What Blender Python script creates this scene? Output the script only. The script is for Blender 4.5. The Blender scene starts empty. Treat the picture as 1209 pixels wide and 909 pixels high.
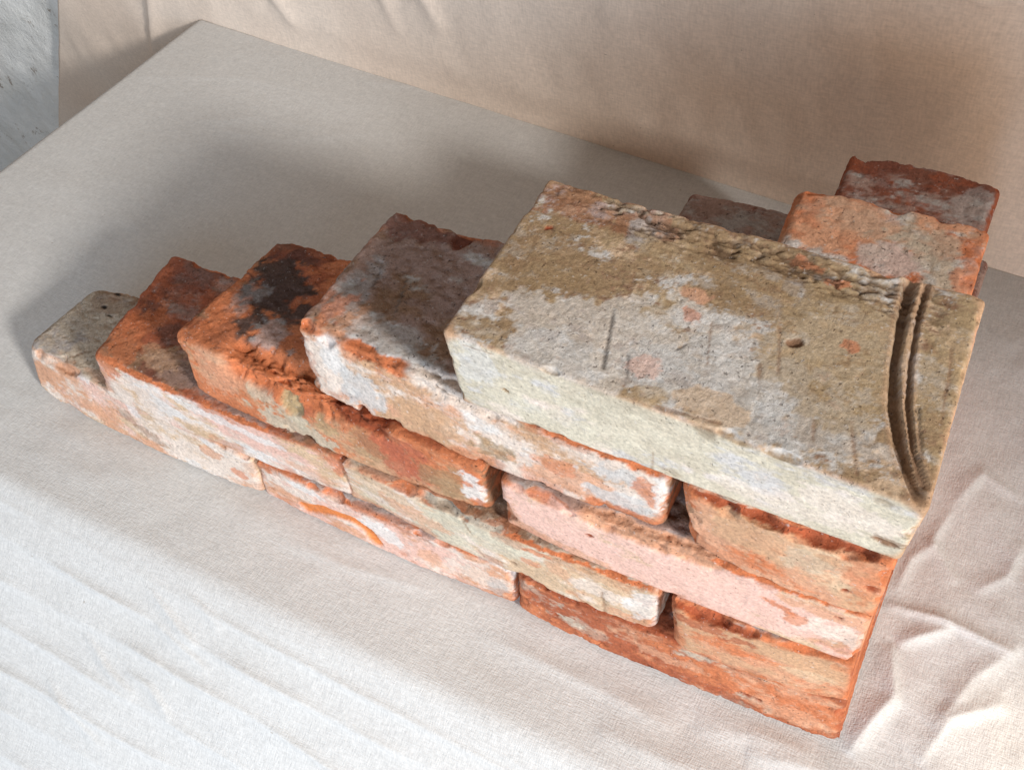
import bpy, math
import numpy as np
from mathutils import Matrix, Vector

scene = bpy.context.scene
# ------------------------------------------------------------------ camera
CR = np.array([[0.88108161, -0.30719292, 0.35962162],
               [0.45814729, 0.74316893, -0.48764844],
               [-0.11745746, 0.59441775, 0.79553208]])      # columns: right, up, back
CC = np.array([-0.01451393, -0.27368629, 0.76108263])
CF, CU, CV = 1193.84, 604.5, 454.5                          # focal length / centre in photo pixels
cam = bpy.data.cameras.new('camera')
cam.sensor_width = 36.0
cam.lens = CF / 1209.0 * 36.0
cam.clip_start = 0.01
cam.clip_end = 100
camo = bpy.data.objects.new('camera', cam)
scene.collection.objects.link(camo)
M4 = Matrix.Identity(4)
for r_ in range(3):
    for c_ in range(3):
        M4[r_][c_] = CR[r_, c_]
    M4[r_][3] = CC[r_]
camo.matrix_world = M4
scene.camera = camo

# ------------------------------------------------------------------ world and lamps (indoors: window light)
world = bpy.data.worlds.new('World')
scene.world = world
world.use_nodes = True
bg = world.node_tree.nodes['Background']
bg.inputs['Color'].default_value = (1.0, 0.86, 0.73, 1)
bg.inputs['Strength'].default_value = 0.255

def lamp(name, kind, loc, target, energy, color, **kw):
    l = bpy.data.lights.new(name, kind)
    l.energy = energy
    l.color = color
    for k, v in kw.items():
        setattr(l, k, v)
    o = bpy.data.objects.new(name, l)
    scene.collection.objects.link(o)
    o.location = loc
    o.rotation_euler = (Vector(target) - Vector(loc)).to_track_quat('-Z', 'Y').to_euler()
    return o

# low light from a window at the right front; its cone ends on the cloth behind the stack
lamp('window_beam', 'SPOT', (2.55, -1.10, 1.80), (-0.80, -0.45, -0.05), 560, (1.0, 0.965, 0.92),
     spot_size=math.radians(34), spot_blend=0.26, shadow_soft_size=0.19)
# broad cool daylight from the camera side
lamp('front_window', 'AREA', (-0.25, -1.75, 0.55), (-0.35, 0.0, 0.05), 30, (0.58, 0.78, 1.0),
     shape='RECTANGLE', size=1.2, size_y=0.9)
# added warm fill that lifts the backdrop, standing in for bounce from the right
lamp('bounce_fill', 'AREA', (1.0, -1.7, 0.40), (-0.25, 0.40, 0.22), 12, (1.0, 0.79, 0.62),
     shape='RECTANGLE', size=1.3, size_y=0.8)
# a shaft of direct sun that falls on the cloth beside the stack
lamp('sun_shaft', 'SPOT', (1.30, -0.55, 1.05), (0.215, 0.0, 0.0), 75, (1.0, 0.90, 0.74),
     spot_size=math.radians(7.5), spot_blend=0.5, shadow_soft_size=0.02)

scene.view_settings.view_transform = 'Standard'
scene.view_settings.look = 'None'
scene.view_settings.exposure = 0.03
scene.view_settings.gamma = 1.0
scene.view_settings.use_curve_mapping = False

# ------------------------------------------------------------------ helpers
def un(q, ax, val):
    """photo pixel -> point on the plane coordinate[ax] == val"""
    d = CR @ np.array([(q[0] - CU) / CF, -(q[1] - CV) / CF, -1.0])
    return CC + d * (val - CC[ax]) / d[ax]

def lin(c):
    c = np.array(c, float) / 255.0
    return np.where(c <= 0.04045, c / 12.92, ((c + 0.055) / 1.055) ** 2.4)

def _hash(ix, iy, iz, seed):
    h = (ix * 374761393 + iy * 668265263 + iz * 1274126177 + seed * 974634777) & 0xFFFFFFFF
    h = ((h ^ (h >> 13)) * 1274126177) & 0xFFFFFFFF
    h = ((h ^ (h >> 16)) * 2246822519) & 0xFFFFFFFF
    return ((h ^ (h >> 15)) & 0xFFFFFF) / float(0xFFFFFF)

def noise(P, freq, seed=0):
    """value noise in 0..1; freq scalar or 3-vector (cells per metre)"""
    q = P * freq + 31.7
    i = np.floor(q).astype(np.int64)
    f = q - i
    f = f * f * f * (f * (f * 6 - 15) + 10)
    r = 0
    for dx in (0, 1):
        wx = f[:, 0] if dx else 1 - f[:, 0]
        for dy in (0, 1):
            wy = f[:, 1] if dy else 1 - f[:, 1]
            for dz in (0, 1):
                wz = f[:, 2] if dz else 1 - f[:, 2]
                r = r + wx * wy * wz * _hash(i[:, 0] + dx, i[:, 1] + dy, i[:, 2] + dz, seed)
    return r

def fbm(P, freq, seed=0, oct=3, gain=0.5):
    a, s, t = 1.0, 0.0, 0.0
    fr = np.array(freq, float)
    for o in range(oct):
        s = s + a * noise(P, fr, seed + 17 * o)
        t += a
        a *= gain
        fr = fr * 2.03
    return s / t

def sstep(a, b, x):
    t = np.clip((x - a) / (b - a), 0, 1)
    return t * t * (3 - 2 * t)

def mesh_np(name, V, F, mat, cols=None, parent=None, loc=(0, 0, 0), attr=None):
    me = bpy.data.meshes.new(name)
    V = np.asarray(V, dtype=np.float32)
    F = np.asarray(F, dtype=np.int32)
    me.vertices.add(len(V))
    me.vertices.foreach_set('co', V.ravel())
    me.loops.add(F.size)
    me.loops.foreach_set('vertex_index', F.ravel())
    me.polygons.add(len(F))
    me.polygons.foreach_set('loop_start', np.arange(len(F), dtype=np.int32) * F.shape[1])
    me.polygons.foreach_set('loop_total', np.full(len(F), F.shape[1], dtype=np.int32))
    me.polygons.foreach_set('use_smooth', np.ones(len(F), dtype=bool))
    me.update(calc_edges=True)
    me.validate()
    if cols is not None:
        a = me.color_attributes.new('Col', 'FLOAT_COLOR', 'POINT')
        a.data.foreach_set('color', np.asarray(cols, dtype=np.float32).ravel())
    me.materials.append(mat)
    o = bpy.data.objects.new(name, me)
    scene.collection.objects.link(o)
    o.location = loc
    if parent:
        o.parent = parent
    return o

def tag(o, label=None, cat=None, group=None, kind=None):
    for k, v in (('label', label), ('category', cat), ('group', group), ('kind', kind)):
        if v:
            o[k] = v
    return o

# ------------------------------------------------------------------ materials
def new_mat(name):
    m = bpy.data.materials.new(name)
    m.use_nodes = True
    nt = m.node_tree
    return m, nt, nt.nodes, nt.links, nt.nodes['Principled BSDF']

def N(nodes, t, **kw):
    n = nodes.new(t)
    for k, v in kw.items():
        setattr(n, k, v)
    return n

def ramp(nodes, stops):
    r = nodes.new('ShaderNodeValToRGB')
    e = r.color_ramp.elements
    e[0].position, e[0].color = stops[0][0], stops[0][1]
    e[1].position, e[1].color = stops[-1][0], stops[-1][1]
    for p, c in stops[1:-1]:
        x = e.new(p)
        x.color = c
    return r

def g4(v):
    return (v, v, v, 1)

def brick_material():
    """fired clay: the vertex colour carries patches of lime, soot and raw clay, nodes add grain, pores, lime dust and relief"""
    m, nt, nd, lk, bs = new_mat('fired_clay')
    at = N(nd, 'ShaderNodeAttribute', attribute_name='Col')
    tc = N(nd, 'ShaderNodeTexCoord')
    oi = N(nd, 'ShaderNodeObjectInfo')
    add = N(nd, 'ShaderNodeVectorMath', operation='ADD')
    lk.new(tc.outputs['Object'], add.inputs[0])
    sc = N(nd, 'ShaderNodeVectorMath', operation='SCALE')
    sc.inputs['Scale'].default_value = 13.0
    lk.new(oi.outputs['Random'], sc.inputs[0])
    lk.new(sc.outputs[0], add.inputs[1])
    v = add.outputs[0]
    def nz(scale, det=4, rough=0.6):
        n = N(nd, 'ShaderNodeTexNoise')
        n.inputs['Scale'].default_value = scale
        n.inputs['Detail'].default_value = det
        n.inputs['Roughness'].default_value = rough
        lk.new(v, n.inputs['Vector'])
        return n.outputs['Fac']
    g1 = ramp(nd, [(0.27, g4(0.74)), (0.73, g4(1.22))])
    lk.new(nz(420), g1.inputs[0])
    g2 = ramp(nd, [(0.3, (0.88, 0.86, 0.85, 1)), (0.7, (1.09, 1.10, 1.12, 1))])
    lk.new(nz(70, 5, 0.65), g2.inputs[0])
    mu = N(nd, 'ShaderNodeMix', data_type='RGBA', blend_type='MULTIPLY')
    mu.inputs[0].default_value = 1
    lk.new(at.outputs['Color'], mu.inputs[6]); lk.new(g1.outputs[0], mu.inputs[7])
    mu2 = N(nd, 'ShaderNodeMix', data_type='RGBA', blend_type='MULTIPLY')
    mu2.inputs[0].default_value = 1
    lk.new(mu.outputs[2], mu2.inputs[6]); lk.new(g2.outputs[0], mu2.inputs[7])
    # dark pores
    po = ramp(nd, [(0.67, g4(0)), (0.73, g4(1))])
    lk.new(nz(380, 2, 0.5), po.inputs[0])
    pm = N(nd, 'ShaderNodeMath', operation='MULTIPLY')
    lk.new(po.outputs[0], pm.inputs[0])
    rm = N(nd, 'ShaderNodeMath', operation='MULTIPLY_ADD')      # smoother faces show fewer pores
    lk.new(at.outputs['Alpha'], rm.inputs[0]); rm.inputs[1].default_value = 0.5; rm.inputs[2].default_value = 0.12
    lk.new(rm.outputs[0], pm.inputs[1])
    md = N(nd, 'ShaderNodeMix', data_type='RGBA')
    lk.new(pm.outputs[0], md.inputs[0]); lk.new(mu2.outputs[2], md.inputs[6])
    md.inputs[7].default_value = (0.07, 0.035, 0.022, 1)
    # lime dust
    li = ramp(nd, [(0.64, g4(0)), (0.74, g4(0.75))])
    lk.new(nz(330, 3, 0.6), li.inputs[0])
    lm = N(nd, 'ShaderNodeMath', operation='MULTIPLY')
    lk.new(li.outputs[0], lm.inputs[0]); lm.inputs[1].default_value = 0.7
    ml = N(nd, 'ShaderNodeMix', data_type='RGBA')
    lk.new(lm.outputs[0], ml.inputs[0]); lk.new(md.outputs[2], ml.inputs[6])
    ml.inputs[7].default_value = (0.62, 0.58, 0.55, 1)
    lk.new(ml.outputs[2], bs.inputs['Base Color'])
    bs.inputs['Roughness'].default_value = 0.92
    bs.inputs['Specular IOR Level'].default_value = 0.255
    # relief
    b1 = N(nd, 'ShaderNodeBump'); b1.inputs['Distance'].default_value = 0.0022
    lk.new(nz(330, 6, 0.75), b1.inputs['Height'])
    bsr = N(nd, 'ShaderNodeMath', operation='MULTIPLY_ADD')
    lk.new(at.outputs['Alpha'], bsr.inputs[0]); bsr.inputs[1].default_value = 0.85; bsr.inputs[2].default_value = 0.255
    lk.new(bsr.outputs[0], b1.inputs['Strength'])
    b2 = N(nd, 'ShaderNodeBump'); b2.inputs['Distance'].default_value = 0.0012; b2.invert = True
    lk.new(pm.outputs[0], b2.inputs['Height']); lk.new(b1.outputs[0], b2.inputs['Normal'])
    lk.new(b2.outputs[0], bs.inputs['Normal'])
    return m

def cloth_material(name, base, stain, seed, weave=0.5):
    m, nt, nd, lk, bs = new_mat(name)
    tc = N(nd, 'ShaderNodeTexCoord')
    mp = N(nd, 'ShaderNodeMapping')
    mp.inputs['Location'].default_value = (seed * 3.1, seed * 1.7, seed)
    lk.new(tc.outputs['Object'], mp.inputs['Vector'])
    def nz(scale, det, stretch=None):
        n = N(nd, 'ShaderNodeTexNoise')
        n.inputs['Scale'].default_value = scale
        n.inputs['Detail'].default_value = det
        if stretch:
            s = N(nd, 'ShaderNodeVectorMath', operation='MULTIPLY')
            s.inputs[1].default_value = stretch
            lk.new(mp.outputs[0], s.inputs[0]); lk.new(s.outputs[0], n.inputs['Vector'])
        else:
            lk.new(mp.outputs[0], n.inputs['Vector'])
        return n.outputs['Fac']
    r = ramp(nd, [(0.38, (*base, 1)), (0.75, (*stain, 1))])
    lk.new(nz(4.5, 5), r.inputs[0])
    # threads in both directions, fine slubs
    r1 = ramp(nd, [(0.3, g4(0.92)), (0.7, g4(1.05))])
    lk.new(nz(520, 2, (0.25, 1.0, 1.0)), r1.inputs[0])
    r2 = ramp(nd, [(0.3, g4(0.92)), (0.7, g4(1.05))])
    lk.new(nz(520, 2, (1.0, 0.25, 0.25)), r2.inputs[0])
    c = r.outputs[0]
    for rr in (r1, r2):
        mu = N(nd, 'ShaderNodeMix', data_type='RGBA', blend_type='MULTIPLY')
        mu.inputs[0].default_value = 1
        lk.new(c, mu.inputs[6]); lk.new(rr.outputs[0], mu.inputs[7])
        c = mu.outputs[2]
    # rare specks of brick dust and lint
    sp = ramp(nd, [(0.80, g4(0)), (0.83, g4(0.5))])
    lk.new(nz(150, 1), sp.inputs[0])
    ms = N(nd, 'ShaderNodeMix', data_type='RGBA')
    lk.new(sp.outputs[0], ms.inputs[0]); lk.new(c, ms.inputs[6]); ms.inputs[7].default_value = (0.28, 0.21, 0.16, 1)
    lk.new(ms.outputs[2], bs.inputs['Base Color'])
    bs.inputs['Roughness'].default_value = 0.95
    bs.inputs['Specular IOR Level'].default_value = 0.1
    bs.inputs['Sheen Weight'].default_value = 0.08
    a = N(nd, 'ShaderNodeMath', operation='ADD')
    lk.new(nz(900, 2, (0.22, 1, 1)), a.inputs[0]); lk.new(nz(900, 2, (1, 0.22, 0.22)), a.inputs[1])
    b0 = N(nd, 'ShaderNodeBump'); b0.inputs['Distance'].default_value = 0.006; b0.inputs['Strength'].default_value = 0.255
    lk.new(nz(14, 4), b0.inputs['Height'])
    b = N(nd, 'ShaderNodeBump'); b.inputs['Distance'].default_value = 0.0009; b.inputs['Strength'].default_value = weave
    lk.new(a.outputs[0], b.inputs['Height']); lk.new(b0.outputs[0], b.inputs['Normal'])
    lk.new(b.outputs[0], bs.inputs['Normal'])
    return m

def plaster_material():
    m, nt, nd, lk, bs = new_mat('flaking_whitewash')
    tc = N(nd, 'ShaderNodeTexCoord')
    def nz(s, d, ro=0.6):
        n = N(nd, 'ShaderNodeTexNoise'); n.inputs['Scale'].default_value = s; n.inputs['Detail'].default_value = d
        n.inputs['Roughness'].default_value = ro
        lk.new(tc.outputs['Object'], n.inputs['Vector']); return n.outputs['Fac']
    r = ramp(nd, [(0.30, (0.74, 0.73, 0.69, 1)), (0.55, (0.88, 0.87, 0.84, 1)), (0.8, (0.80, 0.80, 0.78, 1))])
    lk.new(nz(9, 6), r.inputs[0])
    k = ramp(nd, [(0.60, g4(0)), (0.66, g4(1))])
    lk.new(nz(20, 6, 0.75), k.inputs[0])
    mx = N(nd, 'ShaderNodeMix', data_type='RGBA')
    lk.new(k.outputs[0], mx.inputs[0]); lk.new(r.outputs[0], mx.inputs[6]); mx.inputs[7].default_value = (0.36, 0.30, 0.25, 1)
    lk.new(mx.outputs[2], bs.inputs['Base Color'])
    bs.inputs['Roughness'].default_value = 0.95
    b = N(nd, 'ShaderNodeBump'); b.inputs['Distance'].default_value = 0.01; b.inputs['Strength'].default_value = 0.7
    lk.new(nz(34, 6, 0.7), b.inputs['Height']); lk.new(b.outputs[0], bs.inputs['Normal'])
    return m

def plain_material(name, c1, c2, scale, rough=0.7, stretch=(1, 1, 1)):
    m, nt, nd, lk, bs = new_mat(name)
    tc = N(nd, 'ShaderNodeTexCoord')
    s = N(nd, 'ShaderNodeVectorMath', operation='MULTIPLY'); s.inputs[1].default_value = stretch
    lk.new(tc.outputs['Object'], s.inputs[0])
    n = N(nd, 'ShaderNodeTexNoise'); n.inputs['Scale'].default_value = scale; n.inputs['Detail'].default_value = 5
    lk.new(s.outputs[0], n.inputs['Vector'])
    r = ramp(nd, [(0.3, (*c1, 1)), (0.7, (*c2, 1))]); lk.new(n.outputs['Fac'], r.inputs[0])
    lk.new(r.outputs[0], bs.inputs['Base Color'])
    bs.inputs['Roughness'].default_value = rough
    return m

M_BRICK = brick_material()
M_CLOTH = cloth_material('unbleached_cotton', (0.615, 0.60, 0.58), (0.575, 0.555, 0.53), 1, 0.5)
M_BACK = cloth_material('backdrop_cotton', (0.83, 0.69, 0.575), (0.78, 0.62, 0.50), 4, 0.2)
M_WALL = plaster_material()
M_WOOD = plain_material('table_wood', (0.20, 0.12, 0.07), (0.30, 0.19, 0.11), 14, 0.6, (1, 9, 9))
M_FLOOR = plain_material('floor_concrete', (0.22, 0.21, 0.20), (0.30, 0.29, 0.27), 8, 0.9)

# ------------------------------------------------------------------ setting: wall, floor
WA, WB = np.array([-1.051, 0.582]), np.array([0.038, 0.491])        # line where the backdrop meets the table
def y_back(x):
    return WA[1] + (x - WA[0]) * (WB[1] - WA[1]) / (WB[0] - WA[0])

def grid_faces(nu, nv):
    i, j = np.meshgrid(np.arange(nu - 1), np.arange(nv - 1), indexing='ij')
    a = (i * nv + j).ravel()
    return np.stack([a, a + nv, a + nv + 1, a + 1], 1)

FLOOR_Z = -0.76
def build_wall():
    nx, nz = 230, 130
    X, Z = np.meshgrid(np.linspace(-2.6, 1.2, nx), np.linspace(FLOOR_Z, 1.1, nz), indexing='ij')
    x, z = X.ravel(), Z.ravel()
    P = np.stack([x, 0 * x, z], 1)
    d = (fbm(P, 7, 5, 4, 0.2) - 0.5) * 0.022 + (fbm(P, 45, 9, 2) - 0.5) * 0.010
    y = y_back(x) + 0.030 + d
    V = np.concatenate([np.stack([x, y, z], 1), np.stack([x, y_back(x) + 0.30, z], 1)])
    F = grid_faces(nx, nz)
    n = nx * nz
    idx = np.arange(n).reshape(nx, nz)
    rim = [np.concatenate([idx[:, 0], idx[-1, 1:], idx[-2::-1, -1], idx[0, -2:0:-1]])][0]
    nxt = np.roll(rim, -1)
    side = np.stack([nxt, rim, rim + n, nxt + n], 1)
    o = mesh_np('wall', V, np.concatenate([F, F[:, ::-1] + n, side]), M_WALL)
    tag(o, kind='structure', label='rough whitewashed plaster wall behind the hanging sheet')
build_wall()

def box(name, x0, x1, y0, y1, z0, z1, mat, parent=None, bev=0.004):
    import bmesh
    bm = bmesh.new()
    bmesh.ops.create_cube(bm, size=1)
    for v in bm.verts:
        v.co = Vector(((x0 + x1) / 2 + v.co.x * (x1 - x0), (y0 + y1) / 2 + v.co.y * (y1 - y0), (z0 + z1) / 2 + v.co.z * (z1 - z0)))
    if bev:
        bmesh.ops.bevel(bm, geom=bm.edges[:], offset=bev, segments=2, affect='EDGES')
    me = bpy.data.meshes.new(name); bm.to_mesh(me); bm.free()
    me.materials.append(mat)
    o = bpy.data.objects.new(name, me); scene.collection.objects.link(o)
    o.parent = parent
    return o
tag(box('floor', -2.6, 1.2, -1.2, 0.72, FLOOR_Z - 0.1, FLOOR_Z, M_FLOOR, bev=0), kind='structure')

# ------------------------------------------------------------------ table under the cloth
XR, YF = 0.46, -0.085
table = bpy.data.objects.new('table', None)
scene.collection.objects.link(table)
table.location = (0, 0, FLOOR_Z)
tag(table, 'wooden table carrying the bricks, wholly under the cotton cloth', 'table')
def under(name, *a):
    o = box(name, *a, M_WOOD, table)
    o.location.z = -FLOOR_Z
under('tabletop', -1.045, XR - 0.02, YF + 0.01, 0.445, -0.034, -0.0035)
for lx in (-0.98, XR - 0.10):
    for ly in (YF + 0.05, 0.36):
        under('leg', lx, lx + 0.06, ly, ly + 0.06, FLOOR_Z, -0.036)

# ------------------------------------------------------------------ tablecloth
def seg_ridge(x, y, pts, w, asym=0.0):
    """0..1 profile of a crease that follows a polyline; asym makes one flank steeper; fades at both ends"""
    best = np.full(x.shape, 1e9); side = np.zeros(x.shape); par = np.zeros(x.shape)
    n = len(pts) - 1
    for k in range(n):
        a, b = np.array(pts[k][:2]), np.array(pts[k + 1][:2])
        d = b - a; L2 = d @ d
        t = np.clip(((x - a[0]) * d[0] + (y - a[1]) * d[1]) / L2, 0, 1)
        ex, ey = x - a[0] - t * d[0], y - a[1] - t * d[1]
        r = np.hypot(ex, ey)
        s = np.sign(d[0] * ey - d[1] * ex)
        m = r < best
        best = np.where(m, r, best); side = np.where(m, s, side); par = np.where(m, (k + t) / n, par)
    ww = w * (1 + asym * side)
    return np.exp(-(best / ww) ** 1.35) * np.sin(np.pi * np.clip(par, 0.0, 1)) ** 0.5

def build_tablecloth():
    R1 = 0.030                                   # roll over the front edge
    FALL = math.radians(38)                      # the cloth slopes off over the front edge
    HANG = 0.66
    nu, nv1, nv2 = 460, 250, 200
    # u: along x (a part hangs at both ends); s: from the hem in front to the back edge
    u = np.concatenate([np.linspace(-0.30, 0, 45, endpoint=False), np.linspace(0, 0.665, 270, endpoint=False), np.linspace(0.665, 0.83, 175, endpoint=False), np.linspace(0.83, 1, 45), 1 + np.linspace(0, 0.3, 26)[1:]])
    s = np.concatenate([np.linspace(-HANG, -0.30, 40, endpoint=False), np.linspace(-0.30, 0, 160, endpoint=False), np.linspace(0, 1, nv1)])
    nu = len(u)
    U, S = np.meshgrid(u, s, indexing='ij')
    U, S = U.ravel(), S.ravel()
    sp, up = np.clip(S, 0, 1), np.clip(U, 0, 1)
    y = YF + sp * (0.47 - YF)
    xl = -1.051 + (y - 0.582) * (0.046 / 0.344)
    xl = np.minimum(xl, -1.06)
    x = xl + up * (XR - xl)
    y = YF + sp * (y_back(x) + 0.004 - YF)
    xl = -1.051 + (y - 0.582) * (0.046 / 0.344)
    x = xl + up * (XR - xl)
    z = np.zeros_like(x)
    # front roll and slanting fall
    def roll(e, R, slope):
        """arc length e past the edge -> (outward, down)"""
        a = np.clip(e / R, 0, slope)
        out, dn = R * np.sin(a), R * (1 - np.cos(a))
        ex = np.clip(e - R * slope, 0, None)
        return out + ex * math.cos(slope), dn + ex * math.sin(slope)
    of, df = roll(np.clip(-S, 0, None), R1, FALL)
    ol, dl = roll(np.clip(-U, 0, None), 0.012, math.radians(88))
    orr, dr = roll(np.clip(U - 1, 0, None), 0.012, math.radians(88))
    y = y - of
    x = x - ol + orr
    z = z - np.maximum(np.maximum(df, dl), dr)
    # gentle unevenness of the lying part
    P = np.stack([x, y, 0 * x], 1)
    top = sstep(-0.04, 0.05, S)
    calm = 1 - 0.75 * sstep(0.0, 0.05, y) * (1 - sstep(0.02, 0.06, x))
    h = (fbm(P, (7, 16, 1), 3, 3) - 0.5) * 0.006 * calm
    h += 0.0016 * (fbm(P, (22, 9, 1), 31, 3) - 0.5) * calm
    # wrinkles to the right of the stack
    def px(*qs):
        return [un(q, 2, 0.0) for q in qs]
    wr = sstep(-0.02, 0.03, x)
    for pts, w, a, asy in [
        (px((1030, 708), (1116, 735), (1200, 775)), 0.0035, 0.0045, 0.3),
        (px((1000, 890), (1030, 850), (1055, 824), (1052, 760)), 0.008, 0.006, 0.35),
        (px((1060, 760), (1090, 752), (1125, 742)), 0.006, 0.005, 0.4),
        (px((1055, 700), (1075, 660), (1110, 640)), 0.006, 0.003, 0.3),
        (px((1100, 860), (1150, 800), (1209, 760)), 0.008, 0.003, 0.3),
        (px((1120, 600), (1160, 560), (1209, 590)), 0.007, 0.003, 0.2),
        (px((1150, 700), (1190, 680), (1209, 640)), 0.006, 0.003, 0.2),
        (px((1085, 900), (1120, 850), (1190, 830)), 0.007, 0.004, 0.3),
        (px((1130, 690), (1100, 640), (1125, 600)), 0.006, 0.003, 0.3)]:
        h += wr * a * seg_ridge(x, y, pts, w, asy)
    h += wr * 0.004 * (fbm(P, (26, 18, 1), 44, 3) - 0.4) * sstep(0.01, 0.05, x)
    h += wr * 0.0012 * (fbm(P, (60, 45, 1), 144, 3) - 0.5) * sstep(0.005, 0.03, x)
    # soft ripples on the lying cloth in front and behind
    for pts, w, a in [
        (px((560, 745), (680, 800), (800, 862)), 0.010, 0.0022), (px((330, 640), (420, 672), (520, 700)), 0.006, 0.0012),
        (px((700, 860), (800, 905), (900, 930)), 0.012, 0.0030), (px((880, 890), (960, 909), (1040, 930)), 0.010, 0.0035),
        (px((820, 860), (900, 870), (960, 890)), 0.012, 0.0020),
        (px((220, 145), (300, 138), (420, 160)), 0.010, 0.0007), (px((240, 150), (330, 165), (470, 155)), 0.009, 0.0006),
        (px((420, 95), (520, 105), (600, 140)), 0.008, 0.0010), (px((150, 90), (280, 92), (380, 110)), 0.012, 0.0006)]:
        h += a * seg_ridge(x, y, pts, w, 0.3)
    # the stack lies on flat cloth
    flat = sstep(-0.80, -0.77, x) * (1 - sstep(0.002, 0.02, x)) * sstep(-0.02, 0.0, y) * (1 - sstep(0.12, 0.14, y))
    flat = np.maximum(flat, sstep(-0.27, -0.25, x) * (1 - sstep(0.002, 0.02, x)) * sstep(-0.02, 0, y) * (1 - sstep(0.375, 0.395, y)))
    h = h * (1 - flat)
    h = h - np.minimum(h, 0) * 0.4
    z = z + h * top
    # creases of the fall in front: long slanting ridges, a few short cross wrinkles
    nrm = np.array([0, -math.sin(FALL), math.cos(FALL)])
    e = -S
    def pf(q):
        """photo pixel -> (x, distance below the edge) on the slanting fall"""
        d = CR @ np.array([(q[0] - CU) / CF, -(q[1] - CV) / CF, -1.0])
        p0 = np.array([0, YF - R1 * math.sin(FALL), -R1 * (1 - math.cos(FALL))])
        n = np.array([0, -math.sin(FALL), math.cos(FALL)])
        P_ = CC + d * (((p0 - CC) @ n) / (d @ n))
        return (P_[0], math.hypot(P_[1] - p0[1], P_[2] - p0[2]) + R1 * FALL)
    dz = np.zeros_like(x)
    Pf = np.stack([x, e, 0 * x], 1)
    fall = sstep(0.012, 0.05, e)
    lines = [((-60, 560), (0, 590), (153, 670), (318, 761), (500, 856), (640, 930)),
             ((-60, 600), (0, 628), (120, 699), (306, 800), (470, 885), (560, 930)),
             ((-60, 655), (0, 684), (103, 736), (285, 835), (400, 909), (450, 940)),
             ((-60, 700), (0, 732), (60, 770), (206, 856), (320, 925)),
             ((-60, 755), (0, 786), (110, 850), (240, 925)),
             ((-60, 805), (0, 835), (83, 881), (170, 935)),
             ((-60, 860), (0, 890), (60, 925), (120, 960)),
             ((250, 700), (400, 770), (560, 840), (700, 905), (800, 950))]
    for k, l in enumerate(lines):
        pts = [pf(q) for q in l]
        dz += (0.0036 * sstep(0.35, 0.7, fbm(Pf, (9, 9, 1), 300 + k, 2)) + 0.0003) * seg_ridge(x, e + 0.006 * (fbm(Pf, (12, 12, 1), 400 + k, 2) - 0.5), pts, 0.0034, -0.35) + (0.0022 if k < 7 else 0.001) * seg_ridge(x, e, pts, 0.016, -0.6)
    for l in [((215, 680), (240, 715), (262, 742)), ((186, 735), (215, 760), (248, 790)), ((150, 790), (180, 810), (205, 850)),
              ((175, 690), (215, 740), (235, 760)), ((60, 800), (85, 840), (120, 880)), ((100, 745), (130, 790), (160, 820))]:
        dz += 0.0028 * seg_ridge(x, e, [pf(q) for q in l], 0.0035, 0.4)
    Pf = np.stack([x, e, 0 * x], 1)
    dz += 0.006 * (fbm(Pf, (6, 14, 1), 71, 3) - 0.5)
    dz *= fall
    y = y + nrm[1] * dz
    z = z + nrm[2] * dz
    V = np.stack([x, y, z - 0.0012], 1)
    F = grid_faces(nu, nv1 + nv2)
    o = mesh_np('tablecloth', V, F, M_CLOTH)
    so = o.modifiers.new('thickness', 'SOLIDIFY'); so.thickness = 0.001; so.offset = -1
    tag(o, 'off-white cotton cloth spread over the table under the bricks', 'tablecloth')
build_tablecloth()

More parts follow.
